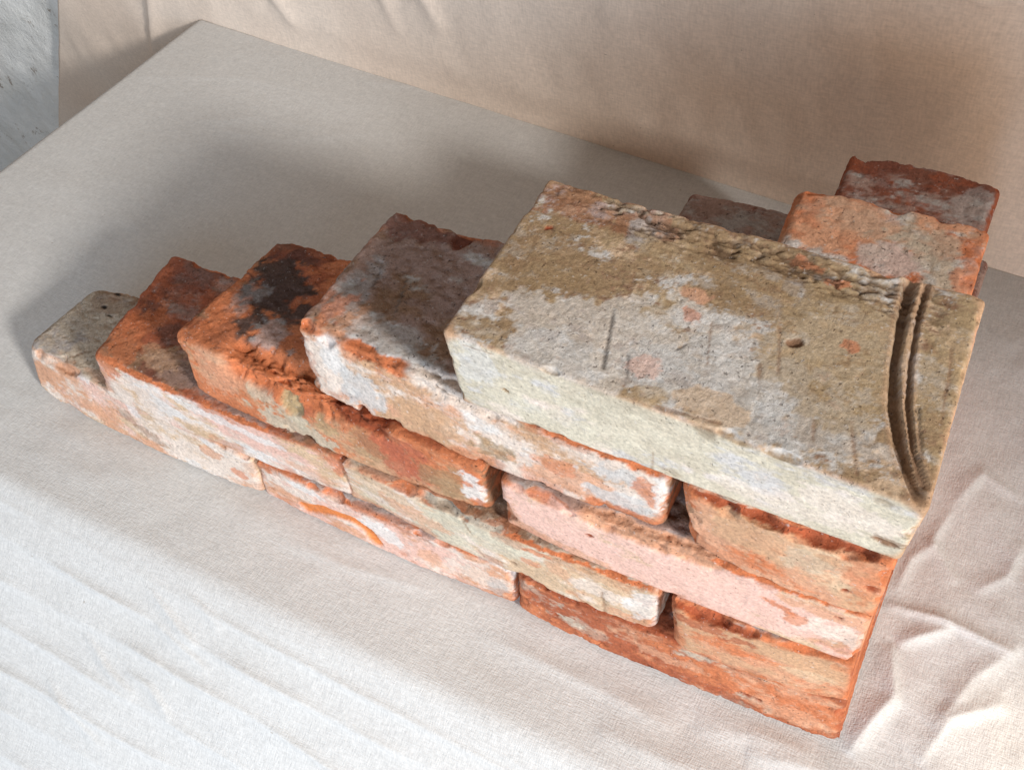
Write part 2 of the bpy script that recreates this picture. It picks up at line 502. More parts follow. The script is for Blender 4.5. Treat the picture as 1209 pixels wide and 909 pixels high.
# ------------------------------------------------------------------ backdrop sheet
def build_backdrop():
    nu, nv = 420, 260
    u = np.linspace(0, 1, nu); v = np.linspace(0, 1, nv)
    Uu, Vv = np.meshgrid(u, v, indexing='ij')
    Uu, Vv = Uu.ravel(), Vv.ravel()
    z = -0.70 + Vv * 1.55
    xl = -1.386 + (z + 0.048) * 0.72                     # the left hem hangs askew
    xl = np.clip(xl, -1.86, -1.10)
    x = xl + Uu * (0.60 - xl)
    y = y_back(x) + 0.0045
    on = sstep(-1.03, -0.90, x)
    foot = np.exp(-(np.clip(z, 0, None) / 0.030) ** 1.3)
    # at the table the sheet comes forward on to it, above it leans back a little
    y = y + on * (0.010 * (1 - foot)) * (z > -0.001) + (1 - on) * 0.012
    P = np.stack([x, 0 * x, z], 1)
    h = (fbm(P, (5, 1, 3), 12, 4) - 0.5) * 0.022 * (0.35 + 0.65 * (1 - on) + 0.5 * sstep(0.02, 0.2, z))
    h += (fbm(P, (16, 1, 9), 77, 3) - 0.5) * 0.006 * sstep(0.0, 0.06, z)
    h -= 0.008
    # hanging folds near the free end
    for pts, w, a, asy in [
        ([(-1.10, 0.30), (-1.14, 0.02), (-1.19, -0.09), (-1.26, -0.40)], 0.014, 0.011, 0.5),
        ([(-0.98, 0.40), (-0.92, 0.16), (-0.86, 0.03)], 0.014, 0.010, 0.3),
        ([(-0.80, 0.40), (-0.72, 0.20), (-0.69, 0.07)], 0.010, 0.007, 0.3),
        ([(-0.70, 0.40), (-0.66, 0.20), (-0.62, 0.09)], 0.010, 0.008, -0.3),
        ([(-0.56, 0.30), (-0.62, 0.17), (-0.68, 0.10)], 0.007, 0.004, 0.3),
        ([(0.02, 0.30), (-0.06, 0.27), (-0.16, 0.30)], 0.006, 0.006, 0.3)]:
        h -= a * seg_ridge(x, z, pts, w, asy) * sstep(-0.02, 0.05, z + (1 - on))
    y = y + h * (1 - on * (1 - sstep(0.0, 0.05, z)))
    V = np.stack([x, y, z], 1)
    F = grid_faces(nu, nv)
    o = mesh_np('backdrop_sheet', V, F[:, ::-1], M_BACK)
    so = o.modifiers.new('thickness', 'SOLIDIFY'); so.thickness = 0.001
    tag(o, 'beige cotton sheet hung on the wall behind the table', 'sheet')
build_backdrop()

# ------------------------------------------------------------------ bricks
H = 0.06896
Wd = 0.1215
C = {k: lin(v) for k, v in dict(
    orange=(198, 120, 82), deep=(164, 90, 62), red=(176, 100, 76), tan=(194, 156, 124), brown=(138, 106, 82),
    pink=(224, 186, 171), pale=(224, 208, 194), white=(222, 217, 211), cream=(204, 195, 174), grey=(170, 164, 160),
    dgrey=(104, 98, 94), soot=(66, 60, 57), clay=(216, 132, 80), mauve=(158, 132, 122), olive=(152, 126, 94), green=(190, 181, 160),
    peach=(208, 158, 128), rust=(146, 76, 50), blue=(200, 197, 193), maroon=(120, 72, 58), khaki=(170, 146, 112),
    stone=(190, 176, 158), buff=(206, 178, 148)).items()}

def box_surface(dims, cell):
    n = [max(6, int(round(d / cell))) for d in dims]
    idx, quads = [], []
    def face(ax, val):
        a, b = [i for i in range(3) if i != ax]
        i, j = np.meshgrid(np.arange(n[a] + 1), np.arange(n[b] + 1), indexing='ij')
        G = np.zeros((i.size, 3), int)
        G[:, a] = i.ravel(); G[:, b] = j.ravel(); G[:, ax] = val
        F = grid_faces(n[a] + 1, n[b] + 1)
        # orientation: cross(a,b) is +ax for ax in (0,2), -ax for ax 1
        pos = (val > 0) ^ (ax == 1)
        if not pos:
            F = F[:, ::-1]
        return G, F
    off = 0
    for ax in range(3):
        for val in (0, n[ax]):
            G, F = face(ax, val)
            idx.append(G); quads.append(F + off); off += len(G)
    G = np.concatenate(idx); F = np.concatenate(quads)
    code = (G[:, 0] * 4096 + G[:, 1]) * 4096 + G[:, 2]
    _, first, inv = np.unique(code, return_index=True, return_inverse=True)
    return G[first] / np.array(n, float), inv.ravel()[F]

ZV = np.array([0, 0, 0, 0, 1, 1, 1, 1])

def make_brick(name, label, k, box6, front=None, back=None, seed=0, cell=0.0016, round_=0.006, chip=0.006, top=None, fr=None, other=None,
               warp=0.0030, blobs=(), feats=(), frough=0.35, trough=0.7, core='orange', chipcov=0.5, rl=(0.004, 0.004), arris=0.28, belly=0.0035, grow=0.0026, small=55, sat=1.06):
    """k: course (1 at the bottom); box6: x0,x1,y0,y1; front: pixel corners TL,TR,BR,BL moving the front face; back: top back pixel corners"""
    x0, x1, y0, y1 = box6
    z0, z1 = (k - 1) * H, k * H
    cs = np.array([[x0, y0, z0], [x1, y0, z0], [x0, y1, z0], [x1, y1, z0], [x0, y0, z1], [x1, y0, z1], [x0, y1, z1], [x1, y1, z1]])
    if front:
        for ci, q, zz in ((4, front[0], z1), (5, front[1], z1), (1, front[2], z0), (0, front[3], z0)):
            if q is not None:
                cs[ci] = un(q, 2, zz)
    if back:
        for ci, q in ((6, back[0]), (7, back[1])):
            if q is not None:
                cs[ci] = un(q, 2, z1)
                cs[ci - 4, :2] = cs[ci, :2]
    mid = cs.mean(0)
    cs[:, :2] += np.sign(cs[:, :2] - mid[:2]) * grow
    if not back or back[1] is None:                            # hidden corners are never quite square
        cs[[3, 7], :2] += np.random.default_rng(seed).uniform(-0.003, 0.001, (2, 2))
    dims = np.array([x1 - x0, y1 - y0, z1 - z0])
    G, F = box_surface(dims, cell)
    p = G * dims
    Sd = np.array([seed * 1.37 + 5, seed * 0.71 + 9, seed * 0.93 + 3])
    # rounding, uneven from arris to arris
    rn = round_ * (0.55 + 0.9 * noise(p + Sd, 14, seed))
    if rl:                                                     # extra rounding of the left / right end seen in plan
        rn = rn + rl[0] * sstep(0.05, 0.0, p[:, 0]) + rl[1] * sstep(dims[0] - 0.05, dims[0], p[:, 0])
    rn = np.minimum(rn, dims.min() * 0.45)[:, None]
    inner = np.minimum(np.maximum(p, rn), dims - rn)
    dv = p - inner
    ln = np.linalg.norm(dv, axis=1, keepdims=True)
    n = dv / np.maximum(ln, 1e-9)
    pr = inner + n * rn
    # soft direction for pushing material inwards
    Rr = 0.016
    inn2 = np.minimum(np.maximum(pr, Rr), dims - Rr)
    d2 = pr - inn2
    l2 = np.linalg.norm(d2, axis=1, keepdims=True)
    nn = np.where(l2 > 1e-6, d2 / np.maximum(l2, 1e-9), n)
    chipc = np.zeros(len(pr))
    rg = np.random.default_rng(seed * 101 + 7)
    L = dims
    for kc in range(int(8 + 44 * chipcov) + small):
        ax = rg.choice(3, p=[0.55, 0.25, 0.20])
        oth = [i for i in range(3) if i != ax]
        e0 = np.zeros(3); od = np.zeros(3)
        e0[ax] = rg.random() * L[ax]
        for i in oth:
            sgn = rg.integers(0, 2)
            e0[i] = sgn * L[i]; od[i] = (2 * sgn - 1) * rg.uniform(0.35, 1.0)
        od[ax] = rg.uniform(-0.35, 0.35)
        if ax == 0 and od[1] < 0 and rg.random() < 0.45:
            continue
        od /= np.linalg.norm(od)
        Rc = rg.uniform(0.004, 0.013) if rg.random() < 0.7 else rg.uniform(0.014, 0.034)
        if kc < small:
            Rc = rg.uniform(0.0022, 0.0055)
        dc = min(rg.uniform(0.2, 0.62) * Rc, chip * rg.uniform(0.5, 1.1)) + 0.29 * round_ * 1.2
        cc = e0 + od * (Rc - dc)
        dd = pr - cc
        dd[:, ax] *= rg.uniform(0.55, 0.9)
        rr = np.linalg.norm(dd, axis=1)
        Rv = Rc * (1 + 0.35 * (noise(pr + Sd, 110, seed + int(rg.integers(50))) - 0.5))
        ins = rr < Rv
        if not ins.any():
            continue
        q_ = dd[ins] / np.maximum(rr[ins], 1e-6)[:, None]
        mv = (Rv[ins] - rr[ins])
        pr[ins] += q_ * mv[:, None]
        chipc[ins] = np.maximum(chipc[ins], sstep(0.0, 0.0016, mv))
    pr = np.clip(pr, 0, dims)
    ft = np.clip(nn[:, 2], 0, 1) ** 2
    ff = np.clip(-nn[:, 1], 0, 1) ** 2
    fb = np.clip(-nn[:, 2], 0, 1) ** 2
    # world position before relief (for features given on the photo)
    t = np.clip(pr / dims, 0, 1)
    w8 = np.stack([(1 - t[:, 0]) * (1 - t[:, 1]) * (1 - t[:, 2]), t[:, 0] * (1 - t[:, 1]) * (1 - t[:, 2]),
                   (1 - t[:, 0]) * t[:, 1] * (1 - t[:, 2]), t[:, 0] * t[:, 1] * (1 - t[:, 2]),
                   (1 - t[:, 0]) * (1 - t[:, 1]) * t[:, 2], t[:, 0] * (1 - t[:, 1]) * t[:, 2],
                   (1 - t[:, 0]) * t[:, 1] * t[:, 2], t[:, 0] * t[:, 1] * t[:, 2]], 1)
    Wp = w8 @ cs
    Wp[:, 1] -= belly * np.sin(np.pi * t[:, 0]) ** 0.7 * (1 - t[:, 1])          # front faces are a little bellied
    Q = Wp + Sd
    ds = np.sort(np.minimum(p, dims - p), axis=1)
    edge = ds[:, 1]
    # ---- relief (all inwards)
    dep = warp * np.clip(fbm(Q, 16, seed + 1, 2) - 0.28, 0, 1) * (1 - 0.8 * np.maximum(ft, fb))
    rough = trough * ft + frough * (1 - ft)
    dep = dep + rough * 0.0020 * np.clip(fbm(Q, 260, seed + 2, 3, 0.75) - 0.3, 0, 1)
    dep = dep + rough * 0.0013 * sstep(0.60, 0.70, fbm(Q, 200, seed + 3, 2))
    cn = fbm(Q, (38, 55, 55), seed + 4, 3, 0.6)
    cth = 0.62 - 0.22 * chipcov
    cw = 0.008 + 0.012 * noise(Q, 20, seed + 8)
    chipm = sstep(cth, cth + 0.18, cn) * np.exp(-(edge / cw) ** 2)
    dep = dep + 0.16 * chip * chipm * (0.6 + 0.8 * noise(Q, 90, seed + 5))
    dep = dep + 0.0012 * chipc * (fbm(Q, 170, seed + 15, 3, 0.7) - 0.2)
    # ---- colour
    def palette(spec, sd):
        col = np.tile(C[spec[0]], (len(p), 1))
        for i, (cname, cover, scale) in enumerate(spec[1:]):
            st = scale if isinstance(scale, tuple) else (scale * 0.6, scale, scale)
            a = fbm(Q, st, sd + 7 * i + 11, 6, 0.74)
            th = 0.5 + 0.20 * (0.5 - cover) * 2
            m = sstep(th - 0.06, th + 0.07, a)[:, None]
            col = col * (1 - m) + C[cname] * m
        return col
    top = top or ['orange']; fr = fr or top; other = other or top
    ct, cf, co = palette(top, seed * 3 + 100), palette(fr, seed * 3 + 200), palette(other, seed * 3 + 300)
    wt = sstep(0.42, 0.62, ft)[:, None]; wf = sstep(0.42, 0.62, ff)[:, None]
    col = co * (1 - wt) * (1 - wf) + ct * wt + cf * wf * (1 - wt)
    avg = col.mean(0)
    dust = (0.03 + 0.14 * fbm(Q, 30, seed + 27, 4, 0.7))[:, None]
    col = col * (1 - dust) + (0.6 * avg + 0.4 * C['buff']) * dust
    # bare clay along worn arrises and in chips
    ar = arris * np.exp(-(edge / 0.0045) ** 2) * sstep(0.40, 0.60, fbm(Q, (22, 45, 45), seed + 6, 3))
    m = np.clip(sstep(0.15, 0.6, chipm) * 0.4 + ar + 0.65 * chipc * sstep(0.3, 0.6, fbm(Q, 50, seed + 16, 3)), 0, 1)[:, None]
    corec = C[core] * (0.72 + 0.5 * noise(Q, 60, seed + 9))[:, None]
    col = col * (1 - m) + corec * m
    rgh = np.clip(0.25 + 0.75 * (rough * 0.8 + 0.6 * chipm) + 0.30 * ft, 0, 1)
    # ---- features measured on the photo: (face, pixel) -> place on that face
    def fc(face, q):
        if face == 't':
            P_ = un(q, 2, z1); return P_[0], P_[1]
        P_ = un(q, 1, y0); return P_[0], P_[2]
    def coords(face):
        if face == 't':
            return Wp[:, 0], Wp[:, 1], sstep(0.35, 0.6, ft)
        return Wp[:, 0], Wp[:, 2], sstep(0.30, 0.55, ff)
    hi = np.clip((fbm(Q, 130, seed + 33, 3, 0.8) - 0.5) * 1.8 + 0.5, 0, 1)
    for b in blobs:
        face, q, rx, rv, rot, cname, stren = b[:7]
        X, Yv, mk = coords(face)
        cx, cy = fc(face, q)
        ca, sa = math.cos(math.radians(rot)), math.sin(math.radians(rot))
        dx, dy = X - cx, Yv - cy
        a, bb = (dx * ca + dy * sa) / (rx * 1e-3), (-dx * sa + dy * ca) / (rv * 1e-3)
        wob = b[7] if len(b) > 7 else 1.9
        fq = 800.0 / max(6.0, min(rx, rv))
        r = np.sqrt(a * a + bb * bb) + wob * (fbm(Q, fq, int(q[0] * 7 + q[1]), 4, 0.62) - 0.5)
        m = sstep(1.40, 0.60, r)
        m = sstep(0.22, 0.78, m + 1.3 * (hi - 0.5) * (1 - np.abs(2 * m - 1)) + 0.55 * (hi - 0.5))
        m = (m * mk * stren * 0.85)[:, None]
        col = col * (1 - m) + C[cname] * m
    for f in feats:
        kind, face = f[0], f[1]
        X, Yv, mk = coords(face)
        if kind == 'pit':                                        # q, rx, rv, rot, depth mm, colour
            q, rx, rv, rot, dmm, cname = f[2:8]
            cx, cy = fc(face, q)
            ca, sa = math.cos(math.radians(rot)), math.sin(math.radians(rot))
            dx, dy = X - cx, Yv - cy
            a, bb = (dx * ca + dy * sa) / (rx * 1e-3), (-dx * sa + dy * ca) / (rv * 1e-3)
            r = np.sqrt(a * a + bb * bb) + 1.5 * (fbm(Q, 420.0 / max(3.0, min(rx, rv)), int(q[0] + q[1] * 3), 3, 0.65) - 0.5)
            m = sstep(1.1, 0.65, r) * mk
            dep = dep + dmm * 1e-3 * m * (0.75 + 0.5 * noise(Q, 150, seed + 40))
            if cname:
                mm = (sstep(1.1, 0.85, r) * mk)[:, None]
                col = col * (1 - mm) + C[cname] * mm * (0.8 + 0.4 * noise(Q, 90, seed + 41))[:, None]
        elif kind == 'line':                                     # pixels, half width mm, depth mm, colour
            qs, hw, dmm, cname = f[2:6]
            pts = [fc(face, q) for q in qs]
            best = np.full(len(X), 1e9)
            for (ax_, ay_), (bx_, by_) in zip(pts[:-1], pts[1:]):
                ddx, ddy = bx_ - ax_, by_ - ay_
                tt = np.clip(((X - ax_) * ddx + (Yv - ay_) * ddy) / (ddx * ddx + ddy * ddy), 0, 1)
                best = np.minimum(best, np.hypot(X - ax_ - tt * ddx, Yv - ay_ - tt * ddy))
            best = np.abs(best + 0.0016 * (fbm(Q, 90, seed + 62, 2) - 0.5))
            wv = np.maximum(hw, 0.8) * 1.25e-3 * (0.5 + 1.0 * noise(Q, 70, seed + 60))
            m = np.clip(1 - best / wv, 0, 1) * mk * sstep(0.25, 0.5, noise(Q, 45, seed + 61))
            dep = dep + 0.6 * dmm * 1e-3 * m
            if cname:
                mm = np.clip(m * 1.1, 0, 0.6)[:, None]
                col = col * (1 - mm) + C[cname] * mm
        elif kind == 'scar':                                     # smooth curved scar: pixels, half width mm, depth mm, colour
            qs, hw, dmm, cname = f[2:6]
            pts = [fc(face, q) for q in qs]
            best = np.full(len(X), 1e9)
            for (ax_, ay_), (bx_, by_) in zip(pts[:-1], pts[1:]):
                ddx, ddy = bx_ - ax_, by_ - ay_
                tt = np.clip(((X - ax_) * ddx + (Yv - ay_) * ddy) / (ddx * ddx + ddy * ddy), 0, 1)
                best = np.minimum(best, np.hypot(X - ax_ - tt * ddx, Yv - ay_ - tt * ddy))
            wv = hw * 1e-3 * (0.75 + 0.5 * noise(Q, 50, seed + 65))
            m = sstep(1.05, 0.75, best / wv) * mk
            dep = dep + dmm * 1e-3 * m
            mm = m[:, None]
            col = col * (1 - mm) + C[cname] * mm * (0.9 + 0.2 * noise(Q, 60, seed + 66))[:, None]
        elif kind == 'scaly':                                    # band along the back arris: width mm, amp mm
            wmm, amp = f[2:4]
            xa, xb = f[4:6]
            dist = (y1 - y0) - p[:, 1]
            edgew = wmm * 1e-3 * (0.6 + 0.8 * fbm(Q, (25, 40, 40), seed + 70, 3))
            m = sstep(1.15, 0.75, dist / edgew) * ft * sstep(xa - 0.02, xa + 0.02, X) * sstep(xb + 0.02, xb - 0.02, X)
            sc_ = np.abs(fbm(Q, (70, 190, 100), seed + 71, 3, 0.65) - 0.5) * 2
            dep = dep + amp * 1e-3 * m * (0.25 + np.clip(0.55 - sc_ * 1.9, 0, 1) * 1.5)
            mm = (m * sstep(0.24, 0.04, sc_) * 0.75)[:, None]
            col = col * (1 - mm) + C['brown'] * 0.42 * mm
        elif kind == 'bevel':                                    # broken-away arris, front/top: x range px, amount mm
            qa, qb, amt, cname = f[2:6]
            xa, xb = fc('t', qa)[0], fc('t', qb)[0]
            amt = amt * 0.5
            e2 = np.hypot(np.clip(p[:, 1], 0, None), np.clip(dims[2] - p[:, 2], 0, None))
            m = sstep(amt * 1.5e-3, amt * 0.9e-3, e2 + 0.012 * (fbm(Q, 75, seed + 80, 4, 0.65) - 0.5))
            m = m * sstep(xa - 0.012, xa + 0.012, X) * sstep(xb + 0.012, xb - 0.012, X)
            dep = dep + amt * 0.55e-3 * m * (0.35 + 1.3 * fbm(Q, 150, seed + 81, 3, 0.7))
            mm = sstep(0.15, 0.6, m)[:, None]
            if cname:
                col = col * (1 - mm) + C[cname] * mm * (0.7 + 0.6 * fbm(Q, 80, seed + 82, 3))[:, None]
            rgh = np.maximum(rgh, m)
    if name == 'grooved_brick':
        # two curved finger grooves across the top near the end, with raised lips
        X, Yv, mk = coords('t')
        for qs, hw, dmm in (([(1077, 330), (1066, 375), (1056, 430), (1055, 480), (1064, 530), (1082, 578), (1092, 600)], 3.1, 4.6),
                            ([(1095, 335), (1084, 378), (1075, 430), (1072, 480), (1078, 530), (1094, 575)], 1.7, 2.6)):
            pts = [fc('t', q) for q in qs]
            best = np.full(len(X), 1e9)
            for (ax_, ay_), (bx_, by_) in zip(pts[:-1], pts[1:]):
                ddx, ddy = bx_ - ax_, by_ - ay_
                tt = np.clip(((X - ax_) * ddx + (Yv - ay_) * ddy) / (ddx * ddx + ddy * ddy), 0, 1)
                best = np.minimum(best, np.hypot(X - ax_ - tt * ddx, Yv - ay_ - tt * ddy))
            wv = hw * 1e-3 * (0.75 + 0.5 * noise(Q, 35, seed + 90))
            dep = dep + dmm * 1e-3 * sstep(1.15, 0.5, best / wv) * mk
            lip = np.exp(-((best - wv * 1.45) / (0.0012)) ** 2) * mk
            dep = dep - 0.0009 * lip * noise(Q, 45, seed + 91)
            mm = (sstep(1.1, 0.6, best / wv) * mk * 0.8)[:, None]
            col = col * (1 - mm) + C['brown'] * 0.8 * mm
            mm = (lip * 0.5)[:, None]
            col = col * (1 - mm) + C['tan'] * mm
    tot = Wp - nn * dep[:, None]
    tot[:, 2] = np.clip(tot[:, 2], z0, z1 + 0.0008)
    base = np.array([cs[:4, 0].mean(), cs[:4, 1].mean(), z0])
    lum = col.mean(1, keepdims=True)
    col = np.clip(lum + (col - lum) * sat, 0.01, 0.9)
    rgba = np.concatenate([np.clip(col * 1.0, 0.01, 0.9), rgh[:, None]], 1)
    o = mesh_np(name, tot - base, F, M_BRICK, rgba, loc=tuple(base))
    tag(o, label, 'brick', 'loose bricks stacked dry into a stepped corner')
    return o

# course 5 -----------------------------------------------------------------------------------------
make_brick('grooved_brick', 'large khaki-topped brick with two curved grooves, lying on top of the stack', 5, (-0.2535, 0.001, -0.002, 0.126),
           front=((526, 389), (1093, 598), (1058, 658), (549, 473)), back=((650, 212), (1161, 351)), seed=1, cell=0.001,
           round_=0.0035, chip=0.003, chipcov=0.2, warp=0.0012, trough=0.27, frough=0.14, core='olive', arris=0.3, rl=None, belly=0.0, grow=0.0022, small=10, sat=1.0,
           top=['khaki', ('stone', 0.40, 22), ('olive', 0.40, 14), ('buff', 0.30, 60), ('blue', 0.28, 110), ('brown', 0.22, 120)],
           fr=['cream', ('pale', 0.35, 12), ('green', 0.22, 16), ('blue', 0.15, 30)], other=['tan', ('peach', 0.4, 20)],
           blobs=[('t', (700, 245), 55, 14, -6, 'rust', 0.55), ('t', (620, 300), 34, 30, 0, 'olive', 0.85),
                  ('t', (730, 400), 64, 28, 10, 'white', 0.6, 2.4), ('t', (640, 425), 26, 16, 0, 'blue', 0.65, 2.0), ('t', (880, 455), 50, 26, 0, 'blue', 0.8, 2.4),
                  ('t', (950, 500), 30, 14, 0, 'blue', 0.6, 2.0), ('t', (760, 275), 12, 14, 0, 'grey', 0.9, 1.6), ('t', (942, 340), 9, 9, 0, 'grey', 0.85, 1.6),
                  ('t', (800, 300), 45, 14, 0, 'khaki', 0.8), ('t', (870, 330), 40, 22, 0, 'olive', 0.75), ('t', (1000, 400), 32, 45, 0, 'khaki', 0.75),
                  ('t', (1120, 440), 15, 60, 0, 'khaki', 0.7), ('t', (828, 350), 8, 7, 0, 'peach', 0.9), ('t', (818, 372), 5, 5, 0, 'orange', 0.7),
                  ('t', (955, 310), 9, 4, 0, 'orange', 0.8), ('t', (990, 332), 6, 3, 0, 'orange', 0.8), ('t', (1005, 408), 4, 3, 0, 'orange', 0.8),
                  ('t', (760, 430), 7, 7, 0, 'pink', 0.8), ('t', (840, 480), 16, 10, 0, 'buff', 0.8), ('t', (680, 495), 30, 5, 0, 'tan', 0.7), ('t', (760, 505), 10, 4, 0, 'brown', 0.8),
                  ('f', (1000, 600), 40, 14, 0, 'pale', 0.7), ('f', (1050, 640), 7, 5, 0, 'brown', 0.75), ('f', (660, 500), 50, 8, -5, 'cream', 0.7),
                  ('f', (560, 430), 12, 20, 0, 'blue', 0.6), ('f', (905, 590), 40, 10, 0, 'pale', 0.6)],
           feats=[('scaly', 't', 27, 2.6, -0.21, -0.02), ('scaly', 't', 13, 2.0, -0.26, -0.17),
                  ('line', 't', [(748, 290), (738, 318), (724, 370), (712, 434)], 0.9, 1.6, 'soot'), ('line', 't', [(752, 310), (742, 350)], 0.6, 0.8, 'brown'),
                  ('line', 't', [(653, 268), (644, 296)], 0.8, 1.2, 'brown'), ('line', 't', [(742, 420), (740, 446)], 0.7, 1.0, 'soot'),
                  ('line', 't', [(921, 345), (920, 420), (915, 500)], 0.6, 0.7, 'brown'), ('line', 't', [(897, 430), (896, 470)], 0.6, 0.8, 'brown'),
                  ('line', 't', [(1002, 400), (1003, 480), (1012, 560)], 0.7, 0.9, 'brown'), ('line', 't', [(963, 440), (960, 520)], 0.5, 0.6, 'brown'),
                  ('line', 't', [(1104, 365), (1100, 410)], 0.7, 0.8, 'brown'), ('line', 't', [(1128, 360), (1122, 440), (1112, 500)], 0.6, 0.7, 'brown'),
                  ('line', 't', [(1085, 480), (1088, 540)], 1.0, 1.5, 'soot'), ('line', 't', [(840, 380), (835, 430)], 0.5, 0.6, 'brown'),
                  ('line', 't', [(905, 512), (940, 516)], 1.0, 1.6, 'brown'), ('line', 't', [(775, 480), (830, 495), (850, 500)], 1.3, 1.6, 'brown'),
                  ('line', 't', [(800, 412), (812, 406)], 0.8, 1.5, 'soot'), ('pit', 't', (940, 404), 4.5, 3.5, 40, 1.8, 'brown'), ('pit', 't', (648, 268), 4, 2.2, 20, 1.5, 'rust'),
                  ('pit', 't', (765, 505), 6, 4, 0, 2.0, 'brown'),
                  ('line', 'f', [(770, 535), (768, 560)], 0.6, 0.5, 'brown'), ('line', 'f', [(545, 408), (580, 418)], 0.6, 0.6, 'brown'),
                  ('line', 'f', [(700, 515), (715, 522)], 0.6, 0.5, 'brown'), ('line', 'f', [(785, 545), (780, 560)], 0.5, 0.4, 'brown'),
                  ('pit', 'f', (596, 464), 3, 2, -30, 1.2, 'olive'), ('pit', 'f', (1048, 642), 6, 4, 0, 2.0, 'brown')])

# course 4 -----------------------------------------------------------------------------------------
make_brick('brick', 'mauve-topped brick with white lime and orange flakes, stepping out under the grooved brick', 4, (-0.386, -0.128, 0.004, 0.127),
           front=((350, 378), (791, 560), (780, 623), (374, 461)), back=((466, 246), None), seed=2, round_=0.003, chip=0.0055, chipcov=0.5,
           top=['mauve', ('brown', 0.35, 14), ('grey', 0.35, 18), ('blue', 0.14, 24)],
           fr=['tan', ('white', 0.27, 16), ('peach', 0.40, 18), ('pale', 0.30, 22)], other=['brown', ('orange', 0.4, 20), ('grey', 0.3, 30)], frough=0.45,
           blobs=[('t', (395, 385), 14, 22, 0, 'peach', 0.8), ('t', (420, 340), 10, 30, 0, 'grey', 0.7), ('t', (455, 400), 26, 16, 0, 'blue', 0.6), ('t', (500, 430), 30, 10, -10, 'blue', 0.55),  # grey and pale blobs also paint in the lit front of this top
                  ('t', (480, 265), 30, 12, 0, 'maroon', 0.75), ('t', (390, 370), 7, 25, -10, 'orange', 0.7),
                  ('f', (385, 425), 12, 20, 0, 'white', 0.9), ('f', (425, 465), 16, 16, -15, 'blue', 0.9), ('f', (400, 420), 8, 14, 0, 'peach', 0.8),
                  ('f', (500, 490), 34, 14, -5, 'tan', 0.95), ('f', (540, 470), 22, 12, -10, 'pale', 0.9), ('f', (530, 545), 40, 6, -6, 'white', 0.9, 1.0), ('f', (590, 530), 16, 12, 0, 'olive', 0.8),
                  ('f', (680, 565), 36, 14, 0, 'peach', 0.95), ('f', (655, 545), 16, 9, 0, 'orange', 0.6), ('f', (725, 556), 18, 10, 0, 'blue', 0.9), ('f', (735, 588), 22, 9, -8, 'blue', 0.9),
                  ('f', (740, 605), 26, 8, 4, 'orange', 0.95, 0.8), ('f', (770, 575), 9, 14, 0, 'orange', 0.8), ('f', (640, 590), 30, 6, 0, 'pale', 0.8), ('f', (783, 570), 4, 26, 0, 'white', 0.9)],
           feats=[('bevel', 't', (395, 420), (470, 440), 14, 'orange'), ('bevel', 't', (480, 450), (600, 500), 18, 'pale'),
                  ('line', 't', [(455, 300), (440, 340)], 0.7, 0.8, 'soot'), ('line', 'f', [(510, 460), (560, 490)], 1.4, 2.5, 'brown'),
                  ('line', 'f', [(545, 470), (562, 495)], 1.4, 2.5, 'brown'), ('line', 't', [(480, 330), (455, 400)], 0.6, 0.8, 'dgrey'), ('pit', 't', (545, 280), 7, 9, 0, 2.5, 'maroon'),
                  ('bevel', 't', (640, 510), (780, 560), 7, 'orange')])
make_brick('brick', 'tan-ended brick under the grooved brick, its orange top running back', 4, (-0.117, 0.0, 0.001, 0.247),
           front=((806, 571), (1055, 661), (1028, 724), (814, 641)), back=((944, 217), (1166, 272)), seed=3, round_=0.003, chip=0.0055, chipcov=0.55, rl=(0.007, 0),
           top=['peach', ('orange', 0.45, 16), ('stone', 0.38, 20), ('blue', 0.25, 30)], fr=['peach', ('tan', 0.5, 14), ('buff', 0.35, 18), ('orange', 0.2, 24)],
           other=['orange', ('peach', 0.4, 20)], frough=0.35,
           blobs=[('t', (1010, 240), 30, 26, 0, 'peach', 0.7), ('t', (960, 240), 12, 30, 0, 'orange', 0.5), ('t', (1070, 310), 26, 14, 0, 'blue', 0.75, 2), ('t', (1100, 290), 16, 16, 0, 'stone', 0.7, 2), ('t', (1145, 320), 8, 30, 0, 'orange', 0.7),
                  ('f', (880, 620), 34, 16, 0, 'tan', 0.8), ('f', (955, 655), 14, 10, 0, 'green', 0.5), ('f', (1030, 680), 12, 30, 0, 'orange', 0.6), ('f', (830, 600), 8, 24, 0, 'peach', 0.7), ('f', (850, 585), 30, 4, -2, 'deep', 0.7)],
           feats=[('bevel', 't', (820, 575), (1040, 650), 6, 'deep'), ('pit', 'f', (1033, 690), 4, 3.5, 0, 3, 'rust'), ('pit', 'f', (1000, 690), 2.5, 2, 0, 2, 'rust')])

